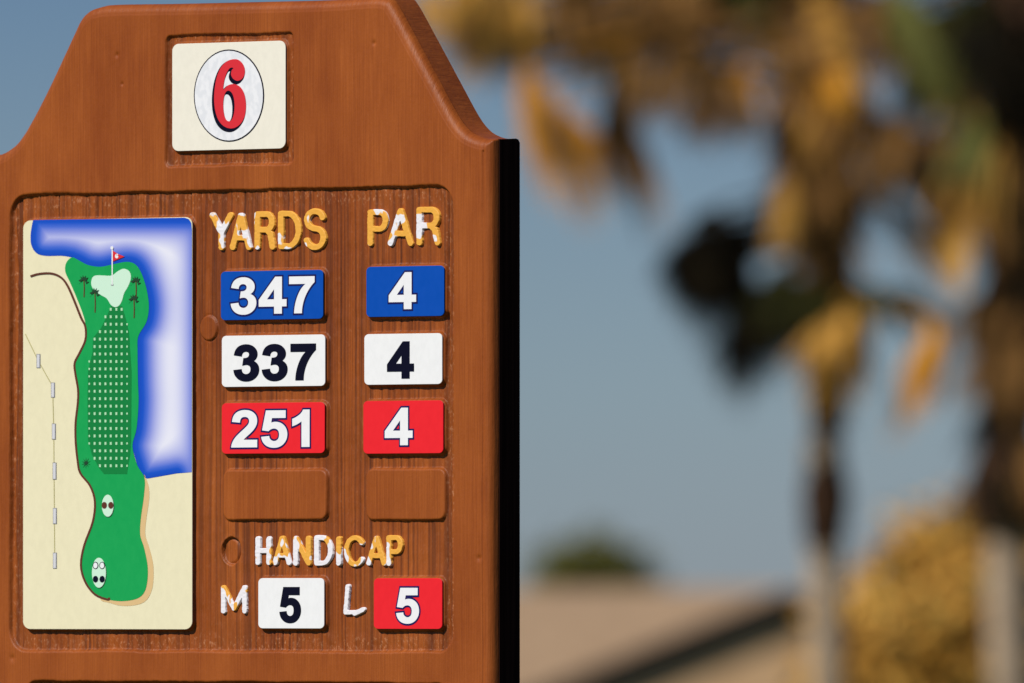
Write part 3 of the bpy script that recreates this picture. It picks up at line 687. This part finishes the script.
# ---- leafy trees
def leaf_tree(name, label, cat, px, top, bot, wpx, Y, mats, n, seed, leaf=.09, trunk=True, lobes=18, group=None):
    rnd = random.Random(seed); sc = F/Y; foot = at(px, 600, Y); foot.z = ground_z(0, Y)
    root = empty(name, foot); tag(root, label, cat, group)
    ztop = at(px, top, Y).z-foot.z; zbot = at(px, bot, Y).z-foot.z; R = wpx/sc/2
    if trunk:
        bm = bmesh.new(); tube(bm, [(0,0,-.1),(.05,0,(zbot+ztop)*.3),(0,.05,(zbot+ztop)/2)], [.16,.12,.06], 9)
        for k in range(6):
            a = k*1.05; tube(bm, [(0,0,zbot*.7+.1*k),(R*.35*math.cos(a),R*.35*math.sin(a),(zbot+ztop)*.42),(R*.6*math.cos(a),R*.6*math.sin(a),zbot+(ztop-zbot)*.6)], [.07,.045,.02], 6)
        finish(bm, 'trunk', root, M_trunk)
    cl = []
    for k in range(lobes):
        a = rnd.uniform(0,6.28); r_ = R*rnd.uniform(0,.62); cl.append((r_*math.cos(a), r_*math.sin(a), rnd.uniform(zbot, ztop-.30*R), R*rnd.uniform(.4,.65)))
    cl.append((0,0,(zbot+ztop)/2,R*.6)); cl.append((0,0,ztop-R*.42,R*.42))
    for mi, (nm, m, frac) in enumerate(mats):
        bm = bmesh.new()
        for k in range(int(n*frac)):
            cx, cy, cz, cr = cl[(k*7+mi*3) % len(cl)] if rnd.random() < .7 else rnd.choice(cl)
            v = Vector((rnd.gauss(0,1), rnd.gauss(0,1), rnd.gauss(0,1))).normalized()*cr*rnd.random()**.4*(1.4 if rnd.random()<.25 else 1)
            p = Vector((cx,cy,cz))+v; a = Vector((rnd.gauss(0,1), rnd.gauss(0,1), rnd.gauss(0,1))).normalized()*leaf; b = a.orthogonal().normalized()*leaf*.5
            bm.faces.new([bm.verts.new(q) for q in (p-a, p+b, p+a, p-b)])
        finish(bm, nm, root, m)
    return root
M_gold = noisy('golden_leaves', (.54,.27,.038), (.76,.44,.10), (2,2,2), .8, spec=.05)
M_ogreen = noisy('olive_leaves', (.10,.11,.02), (.20,.19,.04), (2,2,2), .7)
M_dgl = noisy('dark_olive_leaves', (.075,.075,.010), (.14,.13,.018), (1,1,1), .8)
leaf_tree('autumn_tree', 'golden leaved tree between the two palm trunks', 'tree', 945, 556, 800, 240, 125, [('crown', M_gold, .86), ('green_foliage', M_ogreen, .14)], 26000, 3, .07, group='golden trees by the palms')
leaf_tree('autumn_tree', 'low golden tree just right of the slim palm trunk', 'tree', 892, 606, 800, 150, 128, [('crown', M_gold, .85), ('green_foliage', M_ogreen, .12)], 12000, 4, .07, group='golden trees by the palms')
leaf_tree('autumn_tree', 'golden tree partly behind the thick palm trunk', 'tree', 1000, 512, 800, 260, 132, [('crown', M_gold, .84), ('green_foliage', M_ogreen, .16)], 20000, 6, .07, group='golden trees by the palms')
leaf_tree('round_tree', 'round dark olive tree rising behind the tan roof', 'tree', 595, 543, 640, 150, 420, [('crown', M_dgl, 1.0)], 6000, 8, .16)
leaf_tree('round_tree', 'small blue green tree beyond the golden trees', 'tree', 905, 540, 610, 50, 420, [('crown', M_ogreen, 1.0)], 2500, 12, .16)

# ---- house
HY = 187.0; hs = F/HY
M_roof = noisy('roof_tiles', (.30,.20,.115), (.39,.265,.155), (6,6,6), .85, bump=.01)
M_wall = noisy('stucco', (.56,.345,.175), (.63,.40,.21), (3,3,3), .9)
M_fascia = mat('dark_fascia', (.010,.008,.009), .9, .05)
M_glass = mat('window_glass', (.02,.03,.04), .1, .5)
M_frame = mat('window_frame', (.5,.46,.4), .6)
hfoot = at(787, 600, HY); hfoot.z = GZ
house = empty('house', hfoot); tag(house, 'tan stucco house with a dark edged gable and pale brown roof', 'house')
pk = at(775, 593, HY).z - GZ; rz = at(600, 588, HY+9).z - GZ
sl = .40
def box(bm, x0,x1,y0,y1,z0,z1):
    v = [bm.verts.new(c) for c in ((x0,y0,z0),(x1,y0,z0),(x1,y1,z0),(x0,y1,z0),(x0,y0,z1),(x1,y0,z1),(x1,y1,z1),(x0,y1,z1))]
    for f in ((0,3,2,1),(4,5,6,7),(0,1,5,4),(1,2,6,5),(2,3,7,6),(3,0,4,7)): bm.faces.new([v[i] for i in f])
def extr(bm, prof, y0, y1):
    a = [bm.verts.new((x,y0,z)) for x,z in prof]; b = [bm.verts.new((x,y1,z)) for x,z in prof]; k = len(prof)
    for i in range(k): bm.faces.new((a[i], b[i], b[(i+1)%k], a[(i+1)%k]))
    bm.faces.new(a); bm.faces.new(b[::-1])
hw_ = 4.4; ew = hw_*sl
bm = bmesh.new()
extr(bm, [(-hw_,0),(hw_,0),(hw_,pk-.22-ew),(0,pk-.22),(-hw_,pk-.22-ew)], .12, 8.0)       # wing, gable wall
box(bm, -16, hw_-.02, 6.01, 13.6, 0, rz-.25-3.9*.42)                                      # main block
bmesh.ops.recalc_face_normals(bm, faces=bm.faces); finish(bm, 'wall', house, M_wall)
bm = bmesh.new(); ov = hw_+.6
for s in (-1, 1):
    a = [(0,pk),(s*ov,pk-ov*sl),(s*ov,pk-ov*sl-.17),(0,pk-.17)]
    extr(bm, a if s > 0 else a[::-1], .04, 9.0)
# main roof: ridge along x
y_r, y_e = 9.0, 5.2
for (ya, yb) in ((y_r, y_e), (y_r, 2*y_r-y_e)):
    za, zb = rz, rz-abs(yb-ya)*.42
    v = [bm.verts.new(c) for c in ((-16.5,ya,za),(ov+.1,ya,za),(ov+.1,yb,zb),(-16.5,yb,zb),(-16.5,ya,za-.16),(ov+.1,ya,za-.16),(ov+.1,yb,zb-.16),(-16.5,yb,zb-.16))]
    for f in ((0,1,2,3),(7,6,5,4),(0,4,5,1),(1,5,6,2),(2,6,7,3),(3,7,4,0)): bm.faces.new([v[i] for i in f])
bmesh.ops.recalc_face_normals(bm, faces=bm.faces); finish(bm, 'roof', house, M_roof)
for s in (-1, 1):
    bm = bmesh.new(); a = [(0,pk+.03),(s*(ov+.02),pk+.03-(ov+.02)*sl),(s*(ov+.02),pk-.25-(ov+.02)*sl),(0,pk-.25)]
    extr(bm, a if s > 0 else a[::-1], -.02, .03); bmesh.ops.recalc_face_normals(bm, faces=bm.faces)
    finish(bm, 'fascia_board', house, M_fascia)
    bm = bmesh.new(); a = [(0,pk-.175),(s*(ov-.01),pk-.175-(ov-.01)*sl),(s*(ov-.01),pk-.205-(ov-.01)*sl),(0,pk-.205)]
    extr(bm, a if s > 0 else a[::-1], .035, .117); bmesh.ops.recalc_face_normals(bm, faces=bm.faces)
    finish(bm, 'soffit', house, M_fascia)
for wx, wz, ww, wh, wy in ((-2.2,.9,1.4,1.2,.12),(1.4,.9,1.4,1.2,.12),(-8,.9,1.8,1.2,6.01),(-12.5,.9,1.4,1.2,6.01)):
    bm = bmesh.new(); t = .08
    box(bm, wx-t,wx+ww+t,wy-.05,wy-.003,wz-t,wz); box(bm, wx-t,wx+ww+t,wy-.05,wy-.003,wz+wh,wz+wh+t)
    box(bm, wx-t,wx,wy-.05,wy-.003,wz,wz+wh); box(bm, wx+ww,wx+ww+t,wy-.05,wy-.003,wz,wz+wh); box(bm, wx+ww/2-.03,wx+ww/2+.03,wy-.045,wy-.003,wz,wz+wh)
    w_ = finish(bm, 'window', house, M_frame)
    bm = bmesh.new(); box(bm, wx,wx+ww,wy-.02,wy-.004,wz,wz+wh); finish(bm, 'pane', w_, M_glass)

# ================================================================== LIGHT
s = (-.13*U + .73*N + .68*Z).normalized()
sun = bpy.data.lights.new('sun', 'SUN'); sun.energy = 4.4; sun.angle = math.radians(.5); sun.color = (1, .95, .87)
so = bpy.data.objects.new('sun', sun); C.objects.link(so); so.rotation_euler = s.to_track_quat('Z', 'Y').to_euler(); so.location = (-5, 0, 12)
w = bpy.data.worlds.new('World'); scene.world = w; w.use_nodes = True; nt = w.node_tree
sky = nt.nodes.new('ShaderNodeTexSky'); sky.sky_type = 'NISHITA'; sky.sun_disc = False
sky.sun_elevation = math.asin(s.z); sky.sun_rotation = math.atan2(s.x, s.y)
sky.air_density = 1.0; sky.dust_density = .3; sky.ozone_density = 3.0; sky.altitude = 0
# clear-air tint: the low sky is paler than the sky above it
tc = nt.nodes.new('ShaderNodeTexCoord'); sep = nt.nodes.new('ShaderNodeSeparateXYZ'); nt.links.new(tc.outputs['Generated'], sep.inputs[0])
rp = nt.nodes.new('ShaderNodeValToRGB'); rp.color_ramp.elements[0].position = 0; rp.color_ramp.elements[0].color = (.87,1.08,1.60,1)
rp.color_ramp.elements[1].position = .042; rp.color_ramp.elements[1].color = (.40,.62,1.15,1); e_ = rp.color_ramp.elements.new(.012); e_.color = (.76,1.02,1.55,1)
nt.links.new(sep.outputs[2], rp.inputs[0])
mx = nt.nodes.new('ShaderNodeMix'); mx.data_type = 'RGBA'; mx.blend_type = 'MULTIPLY'; mx.inputs[0].default_value = 1
nt.links.new(sky.outputs[0], mx.inputs[6]); nt.links.new(rp.outputs[0], mx.inputs[7])
nt.links.new(mx.outputs[2], nt.nodes['Background'].inputs[0]); nt.nodes['Background'].inputs[1].default_value = .05

cam.dof.use_dof = True; cam.dof.focus_distance = DS + .22; cam.dof.aperture_fstop = 9.6
scene.view_settings.view_transform = 'Standard'; scene.view_settings.look = 'None'; scene.view_settings.exposure = 0; scene.view_settings.gamma = 1
scene.view_settings.use_curve_mapping = False
scene.render.engine = 'CYCLES'
scene.render.resolution_x = 1024; scene.render.resolution_y = 683
